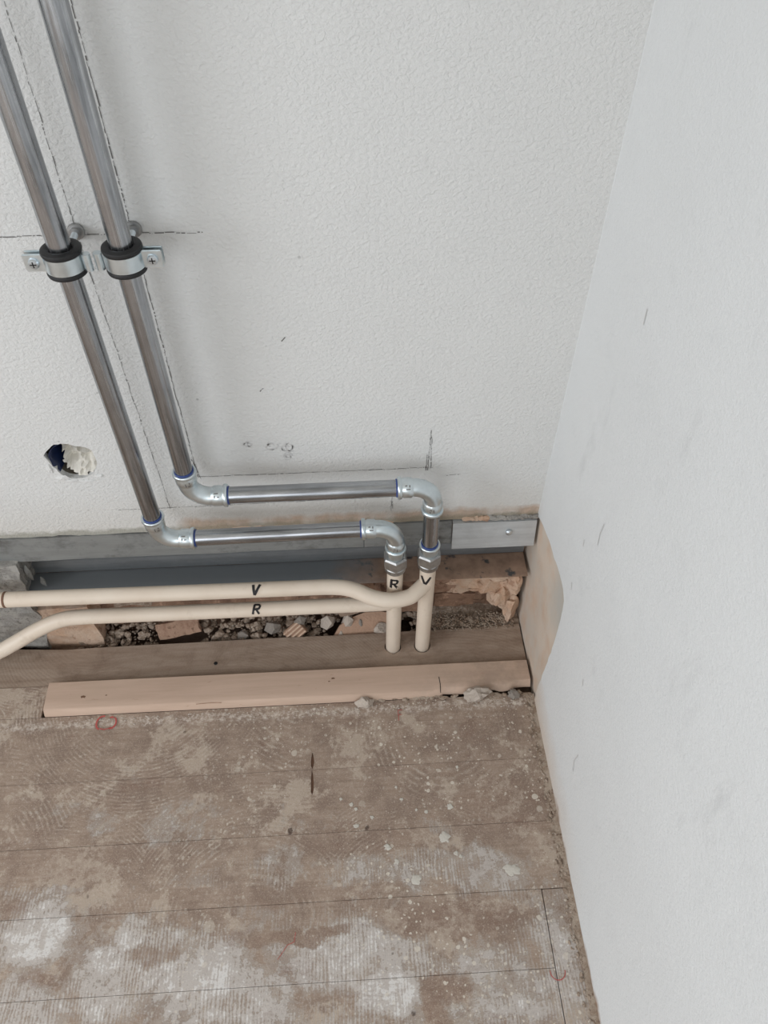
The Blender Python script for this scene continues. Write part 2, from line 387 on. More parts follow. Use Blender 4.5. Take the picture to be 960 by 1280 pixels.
def blob(c, s, seed, sub=2, rough=.35, freq=1.3, rot=0.):
    bm = bmesh.new(); bmesh.ops.create_icosphere(bm, subdivisions=sub, radius=1)
    R = Matrix.Rotation(rot, 3, 'Z') @ Matrix.Rotation(seed*1.7, 3, 'X')
    off = V((seed*3.1, seed*1.3, seed*.7))
    vs = []
    for v in bm.verts:
        d = v.co*(1+rough*noise.noise(v.co*freq+off)+rough*.4*noise.noise(v.co*freq*2.7+off))
        # chip flat facets
        for q in range(3):
            nn = V((math.sin(seed*2.3+q*2.1), math.cos(seed*1.1+q*1.7), math.sin(seed*.9+q))).normalized()
            e = d.dot(nn)-.62
            if e > 0: d = d-nn*e
        d = V((d.x*s[0], d.y*s[1], d.z*s[2]))
        vs.append(V(c)+Matrix.Rotation(rot, 3, 'Z') @ d)
    fs = [tuple(v.index for v in f.verts) for f in bm.faces]; bm.free(); return vs, fs
def slab(outer, holes, a0, a1, plane='xy'):        # flat prism with holes; a0/a1 along the third axis
    bm = bmesh.new()
    def P(u, w): return (u, w, a1) if plane == 'xy' else ((u, a1, w) if plane == 'xz' else (a1, u, w))
    es = []
    for lp in [outer]+holes:
        vs = [bm.verts.new(P(*q)) for q in lp]
        es += [bm.edges.new((vs[i], vs[(i+1) % len(vs)])) for i in range(len(vs))]
    bmesh.ops.triangle_fill(bm, use_beauty=True, use_dissolve=False, edges=es)
    r = bmesh.ops.extrude_face_region(bm, geom=list(bm.faces))
    d = V((0, 0, a0-a1)) if plane == 'xy' else (V((0, a0-a1, 0)) if plane == 'xz' else V((a0-a1, 0, 0)))
    bmesh.ops.translate(bm, verts=[e for e in r['geom'] if isinstance(e, bmesh.types.BMVert)], vec=d)
    bm.verts.index_update()
    out = [v.co.copy() for v in bm.verts], [tuple(v.index for v in f.verts) for f in bm.faces]; bm.free(); return out
def circle(cx, cy, r, n=24, wob=0., seed=0, sy=1.):
    o = []
    for k in range(n):
        a = 2*PI*k/n; q = r*(1+wob*noise.noise(V((math.cos(a)*1.6+seed, math.sin(a)*1.6, seed*.7)))+wob*.5*noise.noise(V((math.cos(a)*5, math.sin(a)*5+seed, 3))))
        o.append((cx+q*math.cos(a), cy+q*sy*math.sin(a)))
    return o
def strokes(lines, w, place, lift=.0, step=.002):    # flat pen strokes: 2-D polylines -> ribbons laid on a surface by place(u,v)
    vs, fs = [], []
    for ln in lines:
        pts = []
        for (a, b) in zip(ln[:-1], ln[1:]):
            a, b = V((*a, 0)), V((*b, 0)); n = max(1, int((b-a).length/step))
            pts += [a.lerp(b, i/n) for i in range(n)]
        pts.append(V((*ln[-1], 0)))
        k0 = len(vs)
        for i, p in enumerate(pts):
            t = (pts[min(i+1, len(pts)-1)]-pts[max(i-1, 0)]).normalized(); n = V((-t.y, t.x, 0))
            ww = w*(1+.18*noise.noise(p*400))
            for s in (-.5, .5):
                q = p+n*ww*s; vs.append(place(q.x, q.y))
        for i in range(len(pts)-1):
            fs.append((k0+2*i, k0+2*i+1, k0+2*i+3, k0+2*i+2))
    return vs, fs
def arc(c, r, a0, a1, n=12, sy=1.):
    return [(c[0]+r*math.cos(a0+(a1-a0)*i/n), c[1]+r*sy*math.sin(a0+(a1-a0)*i/n)) for i in range(n+1)]

rng = random.Random(4)
# ------------------------------------------------------------------ floor
base_f = join(box((RX0, RY0, -.12), (X0+.03, -.05, -.0225)), box((RX0, -.05, -.12), (X0+.03, .06, -.06)))
floor = struct(mesh('floor', *base_f, M['subfloor']))
BX1 = X0-.052
ys = [-.1956, -.330, -.4475, -.5600, -.6775, -.792]
while ys[-1] > RY0+.1: ys.append(ys[-1]-.115)
def slot(x0, x1, y0, y1):
    return [(x0, y0), ((x0+x1)/2, y0-.006), (x1, y0+.003), (x1+.0006, (y0+y1)/2), (x1-.001, y1), ((x0+x1)/2-.001, y1+.01), (x0, y1-.006)]
for i in range(len(ys)-1):
    y1, y0 = ys[i]-.0003, ys[i+1]+.0003
    xe = X0-.004 if i == 0 else (BX1 if i > 2 else X0-.010)
    cuts = {0: [-1.35], 1: [-.78], 2: [-1.6], 3: [-1.5], 4: [-.9], 5: [-1.7]}.get(i, [-1.2+.3*(i % 3)])
    xs = [RX0] + sorted(cuts) + [xe]
    for a, b in zip(xs[:-1], xs[1:]):
        dz = rng.uniform(-.0006, .0004); mat = M['floor']
        holes = []
        if i == 0 and a < -.1 < b: holes = [slot(-.1042, -.0985, -.3230, -.3050)]
        if i == 1 and a < -.1 < b: holes = [slot(-.1040, -.0990, -.3720, -.3408)]
        if holes: sh = slab([(a+.0006, y0), (b-.0006, y0), (b-.0006, y1), (a+.0006, y1)], holes, -.022, dz)
        else: sh = box((a+.0003, y0, -.022), (b-.0003, y1, dz), .0002)
        mesh('floor_board', *sh, mat, floor, origin=((a+b)/2, (y0+y1)/2, -.022))
mesh('slot_bottom', *box((-.106, -.385, -.015), (-.097, -.290, -.0035)), M['knot'], floor)
# narrow border boards along the right wall
yb = -.5606
for L in (.235, .9, 1.2):
    e = max(yb-L, RY0); sh = box((BX1+.0012, e+.001, -.022), (X0-.004, yb, .0004), .0012)
    mesh('border_board', *sh, M['floor'], floor, origin=(BX1, e, -.022)); yb = e
# grey sawn plank with the two riser holes; notched back edge
RXr, RXv, PY = .0660, .1275, -.0720
back = [(X0+.0015, -.030), (.25, -.034), (.1, -.036), (-.05, -.038), (-.2, -.037), (-.35, -.039), (-.5, -.040), (-.62, -.042), (-.72, -.036), (-1.4, -.036)]
mesh('floor_board', *box((-1.4, -.1950, -.022), (-.6350, -.1268, .0006), .0005), M['floor'], floor, origin=(-1, -.16, -.022))
pl = slab([(-1.4, -.1262), (-.632, -.1262), (X0+.0015, -.1262)]+back,
          [circle(RXr, PY, .0172, 20, .12, 1), circle(RXv, PY, .0172, 20, .12, 2)], -.022, -.0005)
mesh('sawn_plank', *pl, M['plank'], floor, origin=(-.4, -.08, -.022))
mesh('nail_head', *lathe([(0, .004), (.0012, .004), (.0016, .002)], (-.303, -.092, -.001), (0, 0, 1), 10), M['rubber'], floor)
# paint splashes proud of the boards (px-sized, countable but flat): each a thin dried disc
def splash(x, y, r, seed):
    o = circle(x, y, r*.74, 34, .55, seed, .9)
    vs = [(a, b, .0002) for a, b in o]+[(x+(a-x)*.8, y+(b-y)*.8, .0009) for a, b in o]+[(x, y, .0008)]
    n = len(o); fs = [(k, (k+1) % n, n+(k+1) % n, n+k) for k in range(n)]+[(n+k, n+(k+1) % n, 2*n) for k in range(n)]
    return vs, fs
for k, (x, y, r) in enumerate([(.134, -.4667, .0125), (.0765, -.5335, .0108), (.243, -.5265, .0145), (.1485, -.4135, .0075), (.031, -.4780, .008),
                               (-.0235, -.4385, .0062), (.006, -.425, .005), (.045, -.503, .006), (.104, -.42, .005), (.17, -.34, .004), (-.049, -.3885, .004),
                               (.087, -.4155, .0035), (.15, -.495, .0052), (.157, -.5, .0045), (-.03, -.4, .0052), (-.022, -.408, .0045), (.053, -.372, .0035), (.062, -.395, .004)]):
    mesh('paint_splash', *splash(x, y, r, k*1.7+.3), M['paint'], floor, True)
# red chalk marks
fl = lambda x0, y0: (lambda u, v: V((x0+u, y0+v, .0012)))
def chalk(x, y, lines, w):
    vs, fs = strokes(lines, w, fl(x, y)); mesh('chalk_mark', vs, fs, M['red'], floor)
chalk(-.5120, -.2140, [arc((0, 0), .0115, PI*.42, PI*1.38, 12, 1.25)], .0034)
chalk(-.4960, -.2140, [[(-.003, .0105), (.001, .0120), (.004, .0100)], arc((0, 0), .0105, PI*.30, -PI*.52, 12, 1.2)], .0034)
chalk(-.5050, -.2265, [[(-.010, .001), (-.002, -.0015), (.006, .0), (.012, .003)]], .0020)
chalk(.067, -.2310, [[(0, -.01), (.0, .012), (.008, .013)], [(0, .002), (.007, .003)]], .0012)
chalk(.290, -.683, [arc((0, 0), .012, PI*.95, 2*PI*1.02, 12)], .0013)
chalk(-.135, -.612, [[(-.02, -.03), (-.005, -.01), (.006, -.006), (.008, .008)]], .0009)
# scraped dust rim on the boards in front of the batten, joined fine grains
vs, fs = [], []
for k in range(170):
    t = rng.random(); x = -.55+.86*t; y = -.203-abs(rng.gauss(0, .008))
    if .0 < x < .05 and rng.random() < .5: y -= .01
    s = rng.uniform(.0007, .0019)
    a, b = blob((x, y, s*.3), (s*1.6, s, s*.5), k+.5, 1, .4); n = len(vs); vs += a; fs += [tuple(i+n for i in f) for f in b]
d = mesh('plaster_crumbs', vs, fs, M['dust']); d['kind'] = 'stuff'; tag(d, 'pale plaster crumbs scattered on the boards along the front of the batten', 'plaster crumbs')

# ------------------------------------------------------------------ back wall with a drilled hole
HX, HZ = -.4640, .5060
hole = circle(HX, HZ, .0385, 40, .16, 3.1, 1.06)
bot = []
x = RX0
pts = [RX0, -1.2]
x = -1.0
while x < X0-.012: pts.append(x); x += .012
pts.append(X0-.0006)
for x in pts: bot.append((x, .3175+.0035*noise.noise(V((x*22, 1.3, 0)))+.002*noise.noise(V((x*80, 4, 0)))))
outer = bot+[(X0-.0006, RZ1), (RX0, RZ1)]
wsh = slab(outer, [hole], .011, 0., 'xz')
# filleted corner to the right wall
fv, ff = [], []
N = 8
for j, z in enumerate([.318, .34, .4, .6, .9, 1.2, 1.6, RZ1]):
    for k in range(N+1):
        a = PI/2*k/N; fv.append((X0-.0006+.0006*math.sin(a), -.0006+.0006*math.cos(a), z))
for j in range(7):
    for k in range(N): q = j*(N+1)+k; ff.append((q, q+1, q+N+2, q+N+1))
struct_wall = struct(mesh('wall_back', *wsh, M['wall']))
mesh('corner_fillet', fv, ff, M['wall2'], struct_wall, True)
# masonry behind, cavity of the hole
mas = join(box((RX0, .0115, .3175), (HX-.08, .16, RZ1)), box((HX+.08, .0115, .3175), (X0+.03, .16, RZ1)),
           box((HX-.08, .0115, HZ+.08), (HX+.08, .16, RZ1)), box((HX-.08, .0115, .3175), (HX+.08, .16, HZ-.08)))
mesh('masonry', *mas, M['hollow'], struct_wall)
o1 = circle(HX, HZ, .0405, 40, .12, 3.4, 1.05)
vs = [(a, .0108, b) for a, b in o1]+[(HX+(a-HX)*.95, .07, HZ+(b-HZ)*.95) for a, b in o1]+[(HX+(a-HX)*.9, .125, HZ+(b-HZ)*.9) for a, b in o1]
fs = [(r*40+k, r*40+(k+1) % 40, (r+1)*40+(k+1) % 40, (r+1)*40+k) for r in range(2) for k in range(40)]+[tuple(80+k for k in range(40))]
mesh('drilled_bore', vs, fs, M['hollow'], struct_wall, True)
# chipped flakes round the lower rim
for k, (dx, dz, sx, sz) in enumerate([(-.028, -.038, .012, .006), (-.012, -.045, .010, .004), (.012, -.047, .016, .003), (-.042, -.016, .005, .012), (.034, -.036, .008, .004)]):
    mesh('plaster_flake', *blob((HX+dx, -.0005, HZ+dz), (sx, .0022, sz), k+2.2, 2, .5), M['wall'], struct_wall)
# what is stuffed in the hole
vs, fs = [], []
n = 22
for i in range(n+1):
    for j in range(n+1):
        u, w = i/n-.5, j/n-.5
        rr = math.hypot(u, w)
        fold = abs(noise.noise(V((u*4.1+.4, w*4.1, 8.3)))); fold2 = abs(noise.noise(V((u*9, w*9, 2.2)))); fold *= min(1, max(.15, (w+.5)*2))
        y = .0015+.040*(w+.45)+.034*fold+.014*fold2
        vs.append((HX+.006+u*.078+.004*noise.noise(V((u*6, w*6, 1))), y, HZ-.003+w*.076))
for i in range(n):
    for j in range(n):
        q = i*(n+1)+j; c = V(vs[q]); 
        if math.hypot(c.x-HX-.006, (c.z-HZ)*1.0) < .0385 and c.x > HX-.022+.004*noise.noise(V((c.z*90, 3, 3))): fs.append((q, q+1, q+n+2, q+n+1))
pp = mesh('crumpled_paper', vs, fs, M['paper']); tag(pp, 'crumpled off-white paper stuffed into the drilled hole in the wall', 'paper')
sm = pp.modifiers.new('thickness', 'SOLIDIFY'); sm.thickness = .001
vs, fs = [], []
for i in range(9):
    a = PI*.62+PI*.62*i/8
    for j in range(7):
        r = .0375-.010*j/6+.0015*noise.noise(V((i*.7, j*.6, 1))); y = .003+.085*j/6*.6
        vs.append((HX+r*math.cos(a), y+.004*noise.noise(V((i*.9, j*.8, 5))), HZ+r*math.sin(a)))
for i in range(8):
    for j in range(6): q = i*7+j; fs.append((q, q+1, q+8, q+7))
pb = mesh('plastic_sheet', vs, fs, M['plastic'], None, True); tag(pb, 'dark blue plastic lining the left side of the hole in the wall', 'plastic sheet')
sm = pb.modifiers.new('thickness', 'SOLIDIFY'); sm.thickness = .001
# pencil marks on the wall
def pencil(lines, name='pencil_line', w=.0016, m='pencil', gap=.22):
    vs, fs = [], []
    for (a, b) in lines:
        a, b = V((*a, 0)), V((*b, 0)); L = (b-a).length; s = 0; t = (b-a).normalized(); n = V((-t.y, t.x, 0))
        while s < L:
            l = rng.choice((.0015, .003, .005, .012)); e = min(L, s+l); k = len(vs)
            j = .0009*noise.noise(V((s*30+a.x*7, a.y*5, 1)))+rng.gauss(0, .00035); ww = w*rng.uniform(.25, .85)
            for q in (s, e):
                c = a+t*q+n*j
                for sg in (-.5, .5): p = c+n*ww*sg; vs.append((p.x, -.0006, p.y))
            fs.append((k, k+1, k+3, k+2))
            s = e+(rng.uniform(.0005, .0028) if rng.random() < gap*3 else 0)
    mesh(name, vs, fs, M[m], struct_wall)
pencil([((-.3365, 1.32), (-.3385, .90)), ((-.3385, .90), (-.3290, .381))], w=.0014)
pencil([((-.2700, 1.32), (-.2690, .90)), ((-.2690, .90), (-.2665, .455)), ((-.2700, .50), (-.262, .452))], w=.0020, gap=.14)
pencil([((-.80, .9045), (-.18, .9015))], w=.0018)
pencil([((-.2660, .4575), (.135, .4585))], w=.0017)
pencil([((-.42, .3815), (.075, .3880))], w=.0014)
pencil([((.1265, .452), (.1290, .545)), ((.1315, .455), (.1300, .530)), ((.1240, .452), (.1240, .49))], w=.0019, gap=.1)
pencil([((.0645, .350), (.0655, .392)), ((.0670, .356), (.0665, .375))], w=.0016, gap=.12)
pencil([((-.283, .572), (-.270, .5735))], w=.0014, gap=.05)
pencil([((.16, .437), (.185, .439)), ((-.14, .639), (-.134, .645)), ((-.098, .73), (-.092, .737))], w=.0022, gap=.2)
def wallp(x0, z0): return lambda u, v: V((x0+u, -.0006, z0+v))
for (x, z, r) in ((-.136, .525, .009), (-.106, .518, .012), (-.110, .498, .008), (-.172, .527, .007)):
    a = []
    for k in range(5): a.append(arc((rng.uniform(-.4, .4)*r, rng.uniform(-.4, .4)*r), r*rng.uniform(.5, 1), k, k+rng.uniform(2, 4), 8))
    mesh('pencil_smudge', *strokes(a, .0016, wallp(x, z)), M['smudge'], struct_wall)
# mortar ridge left along the lower edge of the plaster
for k in range(15):
    x = .205+.0092*k; s = rng.uniform(.8, 1.2)
    mesh('mortar_ridge', *blob((x, -.001, .3185+.003*rng.random()), (.011*s, .006, .0055*s), k+.4, 2, .5), M['mortar'] if k > 4 else M['pink'], struct_wall)
for k in range(9):
    x = -.21+.033*k
    mesh('plaster_stub', *blob((x, .0, .3190), (.019, .0035, .0045), k+4.4, 2, .5), M['pink'], struct_wall)

# ------------------------------------------------------------------ right wall: white coat over bare plaster
cut = [(RY0, -.004), (-.90, -.003), (-.60, .001), (-.40, .004), (-.30, -.002), (-.24, .004), (-.212, .006), (-.210, .03), (-.2145, .09), (-.218, .15), (-.2210, .21), (-.2205, .26), (-.2190, .30), (-.2165, .325),
       (-.2110, .345), (-.195, .356), (-.150, .356), (-.125, .350), (-.108, .349), (-.085, .347), (-.060, .342), (-.040, .336), (-.020, .328), (-.0004, .318)]
dense = []
for (a, b) in zip(cut[:-1], cut[1:]):
    n = max(1, int(math.hypot(b[0]-a[0], b[1]-a[1])/.012)) if a[0] > -.6 else 1
    for i in range(n):
        t = i/n; dense.append((a[0]+(b[0]-a[0])*t+.0032*noise.noise(V((t*3+a[0]*50, a[1]*40, 0))), a[1]+(b[1]-a[1])*t+.0032*noise.noise(V((t*3, a[0]*60, 5)))))
dense.append(cut[-1])
wr = slab(dense+[(-.0004, RZ1), (RY0, RZ1)], [], X0+.012, X0, 'yz')
wall_r = struct(mesh('wall_right', *wr, M['wall2']))
vs, fs = [], []
ny, nz = 40, 40
for i in range(ny+1):
    for j in range(nz+1):
        y = -.30+.40*i/ny; z = -.09+.48*j/nz
        vs.append((X0+.0042+.0016*noise.noise(V((y*16, z*16, 1))), y, z))
for i in range(ny):
    for j in range(nz): q = i*(nz+1)+j; fs.append((q, q+1, q+nz+2, q+nz+1))
mesh('bare_plaster', vs, fs, M['patch'], wall_r, True)
mesh('wall_core', *box((X0+.0125, RY0, -.12), (X0+.12, .16, RZ1)), M['room'], wall_r)
def rw(y0, z0): return lambda u, v: V((X0-.0006, y0+u, z0+v))
for (y, z, ln) in ((-.263, .555, [(0, .0), (.004, .02), (.001, .045)]), (-.22, .50, [(0, 0), (.003, .012)]), (-.225, .395, [(0, 0), (.006, .012)]), (-.20, .88, [(0, 0), (.002, .02)]), (-.36, .33, [(0, 0), (.004, .012)]), (-.43, .17, [(0, 0), (.01, .02), (.006, .05)])):
    mesh('scuff_mark', *strokes([ln], .0022, rw(y, z)), M['smudge'], wall_r)
# low irregular mortar bead along the foot of the wall
vs, fs = [], []
nb, mb = 170, 8
for i in range(nb+1):
    y = -.2-1.3*i/nb; w = .017+.007*noise.noise(V((y*24, 1, 0)))+.005*noise.noise(V((y*70, 6, 0)))
    for j in range(mb+1):
        t = j/mb; x = X0+.001-w*t
        vs.append((x, y, -.001+.0075*(1-t)**1.4+(.0022*noise.noise(V((x*160, y*160, 2))) if j < mb else -.001)))
for i in range(nb):
    for j in range(mb): q = i*(mb+1)+j; fs.append((q, q+1, q+mb+2, q+mb+1))
mesh('mortar_bead', vs, fs, M['bead'], wall_r, True)
# rough crumbs where wall and floor meet
vs, fs = [], []
for k in range(260):
    y = -.2-.9*rng.random()**1.3; s = rng.uniform(.0012, .0045)
    a, b = blob((X0-.003-abs(rng.gauss(0, .009)), y, s*.3), (s, s*1.4, s*.7), k+.3, 1, .4); n = len(vs); vs += a; fs += [tuple(i+n for i in f) for f in b]
d = mesh('mortar_crumbs', vs, fs, M['gravel']); d['kind'] = 'stuff'; tag(d, 'brownish mortar crumbs lying along the foot of the right wall', 'mortar crumbs')

# ------------------------------------------------------------------ rest of the room (out of view, lights the scene)
struct(mesh('ceiling', *box((RX0-.1, RY0-.1, RZ1), (X0+.12, .16, RZ1+.1)), M['room']))
def wall_open(axis, a0, a1, lo, hi, u0, u1):
    # wall with one window opening from lo..hi (u) x .5...2.2 (z)
    o = [(u0, -.12), (u1, -.12), (u1, RZ1), (u0, RZ1)]; h = [(lo, .5), (hi, .5), (hi, 2.2), (lo, 2.2)]
    return slab(o, [h], a0, a1, 'yz' if axis == 'x' else 'xz')
struct(mesh('wall_left', *wall_open('x', RX0-.12, RX0, -2.8, -1.0, RY0, .16), M['room']))
struct(mesh('wall_front', *wall_open('y', RY0-.12, RY0, -1.9, -.1, RX0, X0+.12), M['room']))  # opening added to go with the rear fill light

# ------------------------------------------------------------------ wall foot: broken masonry below the channel
vs, fs = [], []
nx, nz = 150, 34
for i in range(nx+1):
    for j in range(nz+1):
        x = -1.2+(X0+.004+1.2)*i/nx; z = -.07+.40*j/nz
        y = .044 if z > .150 else .022+.016*noise.noise(V((x*14, z*20, 3)))+.010*noise.noise(V((x*40, z*45, 9)))
        if z < .0: y += .012
        vs.append((x, y, z))
for i in range(nx):
    for j in range(nz): q = i*(nz+1)+j; fs.append((q, q+1, q+nz+2, q+nz+1))
foot = struct(mesh('trim_1', vs, fs, M['base']))
def rough_block(lo, hi, seed, amp, cuts=7, slope=0.):
    bm = bmesh.new(); bmesh.ops.create_cube(bm, size=1); bmesh.ops.subdivide_edges(bm, edges=list(bm.edges), cuts=cuts, use_grid_fill=True)
    vs = []
    for v in bm.verts:
        q = V([lo[i]+(v.co[i]+.5)*(hi[i]-lo[i]) for i in range(3)])
        d = V((noise.noise(q*38+V((seed, 0, 0))), noise.noise(q*38+V((0, seed, 4))), noise.noise(q*38+V((7, 0, seed)))))*amp
        d += V((noise.noise(q*110+V((seed, 0, 0))), noise.noise(q*110+V((0, seed, 4))), 0))*amp*.45
        q = q+d; q.x += slope*(q.z-lo[2])*(v.co.x+.5); vs.append(q)
    fs = [tuple(v.index for v in f.verts) for f in bm.faces]; bm.free(); return vs, fs
mesh('mortar_block', *rough_block((-1.2, -.024, -.02), (-.662, .03, .262), 2.1, .010, 14, .10), M['mortar'], foot)
mesh('plaster_block', *rough_block((-.668, -.020, -.05), (-.548, .03, .118), 5.3, .005, 8), M['pink'], foot)
for k, (x0, x1, z0, z1, y0, m) in enumerate([(-.545, -.515, .10, .150, .0, 'brick'), (-.500, -.425, .095, .150, -.004, 'gravel'), (-.40, -.325, .095, .152, .004, 'base'),
      (-.310, -.20, .10, .155, .0, 'brick'), (-.19, -.09, .095, .150, .005, 'base'), (-.08, .03, .10, .155, .0, 'base'), (.16, .24, .035, .080, .0, 'base'),
      (.145, .20, .095, .165, -.004, 'brick'), (.045, .13, .02, .09, .002, 'base')]):
    mesh('brick', *rough_block((x0, y0, z0), (x1, .045, z1), k*1.9, .0045, 5), M[m], foot)
# crumbling pink plaster at the right end
for k, (x, y, z, sx, sy, sz) in enumerate([(.215, .002, .128, .045, .016, .020), (.262, -.002, .112, .040, .018, .022), (.300, -.003, .075, .028, .02, .045), (.322, -.006, .03, .018, .02, .05),
      (.318, -.004, .115, .018, .018, .035), (.205, .004, .10, .030, .014, .012), (.180, .006, .150, .03, .012, .014), (.285, -.004, .150, .05, .014, .014)]):
    mesh('plaster_remnant', *blob((x, y, z), (sx, sy, sz), k*1.3+.8, 3, .55, 1.8), M['pink'], foot)

# ------------------------------------------------------------------ galvanised channel along the wall foot
CX0, CX1 = -.655, X0-.003
ch = empty('steel_channel', (-.15, .0, .17), 'dull galvanised steel channel running along the bottom of the back wall', 'steel channel')
def strip(x0, x1, prof, th, wob=0., nx=24):      # bent sheet: profile (y,z) swept along x with thickness
    vs, fs = [], []; n = len(prof)
    nr = []
    for i in range(n):
        a = V(prof[max(i-1, 0)]); b = V(prof[min(i+1, n-1)]); t = (b-a).normalized(); nr.append(V((-t.y, t.x)))
    for i in range(nx+1):
        x = x0+(x1-x0)*i/nx; w = wob*noise.noise(V((x*9, 2, 0)))
        for s in (0, 1):
            for (p, q) in zip(prof, nr): vs.append((x, p[0]+q.x*th*s+w, p[1]+q.y*th*s+w*.6))
    R = 2*n
    for i in range(nx):
        for k in range(n-1):
            fs.append((i*R+k, i*R+k+1, (i+1)*R+k+1, (i+1)*R+k)); fs.append((i*R+n+k, i*R+n+k+1, (i+1)*R+n+k+1, (i+1)*R+n+k))
        for k in (0, n-1): fs.append((i*R+k, i*R+n+k, (i+1)*R+n+k, (i+1)*R+k))
    for i in (0, nx):
        for k in range(n-1): fs.append((i*R+k, i*R+k+1, i*R+n+k+1, i*R+n+k))
    return vs, fs
mesh('web', *strip(CX0, CX1, [(.024, .300), (.0255, .300), (.029, .215), (.031, .212), (.031, .206), (.029, .203), (.029, .1745)], .0018), M['web'], ch, True)
mesh('lower_flange', *strip(CX0, CX1, [(.0305, .1720), (.0, .1716), (-.026, .1706), (-.0285, .1690)], .0020, .0008), M['flange'], ch, True)
def lip(x0, x1, y, z0, z1, m, wob=.0015, tilt=.006):
    return mesh('lip_plate', *strip(x0, x1, [(y+.018, z1+.001), (y+.001, z1), (y-tilt*.5, (z0+z1)/2), (y-tilt, z0), (y-tilt+.002, z0-.0015)], .0018, wob), m, ch, True)
lip(-.72, .012, -.0035, .2600, .3165, M['lip'])
lip(.0135, .178, -.0045, .2610, .3155, M['lip'], .0008)
l3 = lip(.1795, X0-.002, -.0085, .2520, .3140, M['lip2'], .0004, .009)
mesh('screw_head', *lathe([(-.002, .0062), (.001, .0062), (.0026, .0048), (.0032, .0025)], (.286, -.0145, .2900), (0, -1, .1), 14), M['zincs'], ch, True)
# torn end strip at the left
mesh('torn_edge', *blob((-.628, -.010, .225), (.006, .003, .022), 3.3, 2, .6), M['lip'], ch)
mesh('torn_edge', *blob((-.612, -.006, .190), (.006, .003, .014), 5.3, 2, .6), M['lip'], ch)

# ------------------------------------------------------------------ batten
batten = empty('wooden_batten', (-.15, -.16, 0), 'pale raw wood batten lying on the boards in front of the pipes', 'batten')
vs, fs = [], []
front = [(-.6270, 0), (.140, 0), (.146, .004), (.150, .0015), (.158, .006), (.200, .005), (.232, .003), (.262, .011), (.270, .006), (.297, .007), (.301, .013), (X0-.002, .014)]
def setback(x):
    for (a, p), (b, q) in zip(front[:-1], front[1:]):
        if x <= b: return p+(q-p)*max(0, (x-a)/(b-a))
    return front[-1][1]
nb = 120
for i in range(nb+1):
    x = -.6305+(X0-.002+.6305)*i/nb; sb = setback(x)+(.0012*noise.noise(V((x*120, 0, 0))) if x > .14 else 0)
    dx = .004*(1 if i == 0 else 0)
    for j, (y, z) in enumerate([(-.1275, 0), (-.1275, .0146), (-.1283, .0155), (-.1500, .0155), (-.1700, .0155), (-.1860+sb, .0155), (-.1876+sb, .0148), (-.1945+sb, .0040), (-.1950+sb, 0)]):
        vs.append((x+dx*j/8, y, z))
for i in range(nb):
    for j in range(8): q = i*9+j; fs.append((q, q+1, q+10, q+9))
    fs.append((i*9, i*9+8, i*9+17, i*9+9))
fs += [tuple(range(9)), tuple(nb*9+j for j in range(9))]
mesh('strip', vs, fs, M['batten'], batten, True)
def flt(x0, y0, z): return lambda u, v: V((x0+u, y0+v, z))
for (x, y, r) in ((-.555, -.1640, .0042), (-.510, -.1625, .0018), (-.06, -.150, .0030), (-.068, -.156, .0018)):
    mesh('knot', *strokes([[(-r, 0), (0, r*.4), (r, .0)]], r*1.1, flt(x, y, .0159)), M['knot'], batten)
mesh('split', *strokes([[(0, 0), (.001, .02), (.0, .036)]], .0014, flt(.1535, -.1935, .0159)), M['rubber'], batten)
mesh('split', *strokes([[(0, 0), (.03, .0015), (.05, .0005)]], .0016, flt(-.33, -.1915, .0159)), M['terra'], batten)
for k, (x, y, sx, sy, sz, m, lab) in enumerate([
    (.004, -.2010, .018, .010, .014, 'lump', 'small pale plaster lump against the middle of the batten front'),
    (.228, -.1990, .026, .014, .020, 'lump', 'larger pale plaster lump at the broken right end of the batten'),
    (.300, -.198, .011, .010, .009, 'stone', 'grey mortar pebble in the gap between batten and right wall')]):
    o = mesh('plaster_lump', *blob((x, y, sz*.55), (sx, sy, sz), k*2.7+1.1, 3, .55, 1.6), M[m]); tag(o, lab, 'plaster lump')

for k in range(34):
    x = .02+.31*rng.random(); sx = rng.uniform(.005, .014)
    mesh('floor_crust', *blob((x, -.1945-rng.uniform(-.004, .003), .001), (sx, .0045, rng.uniform(.002, .005)), k+.6, 2, .5), M['bead'], floor)
# ------------------------------------------------------------------ rubble in the gap behind the plank
def chunk(name, x, y, z, s, m, lab, cat, seed, rot=0., sub=1, rough=.55):
    o = mesh(name, *blob((x, y, z), s, seed, sub, rough, 1.4, rot), M[m]); tag(o, lab, cat); return o
chunk('stone_chunk', -.252, -.018, -.012, (.017, .012, .018), 'stone', 'pale upright stone chunk in the rubble left of the striped brick piece', 'stone', 1.2, .4)
chunk('stone_chunk', -.185, -.016, .008, (.020, .014, .018), 'stone', 'rounded grey stone just left of the bluish stone in the rubble', 'stone', 2.2)
chunk('stone_chunk', -.128, -.010, .020, (.016, .012, .016), 'stone', 'small bluish grey stone above the striped brick piece', 'stone', 3.4)
chunk('plaster_chunk', -.070, -.012, .012, (.020, .014, .024), 'lump', 'speckled pale plaster chunk directly below the letter R', 'plaster chunk', 4.1, .3)
chunk('plaster_chunk', -.028, -.012, .012, (.015, .013, .024), 'lump', 'pale pinkish upright plaster chunk right of the speckled one', 'plaster chunk', 6.3, -.3)
chunk('plaster_chunk', .0, -.014, .004, (.012, .012, .016), 'stone', 'small grey plaster chunk right of the pinkish upright one', 'plaster chunk', 7.7)
chunk('plaster_chunk', -.042, -.030, -.010, (.010, .010, .012), 'lump', 'tiny pale plaster chunk at the plank edge under the pinkish one', 'plaster chunk', 8.2)
chunk('plaster_chunk', .046, -.024, .000, (.020, .012, .012), 'lump', 'white plaster lump left of the curved terracotta shard', 'plaster chunk', 9.3, .2, 3)
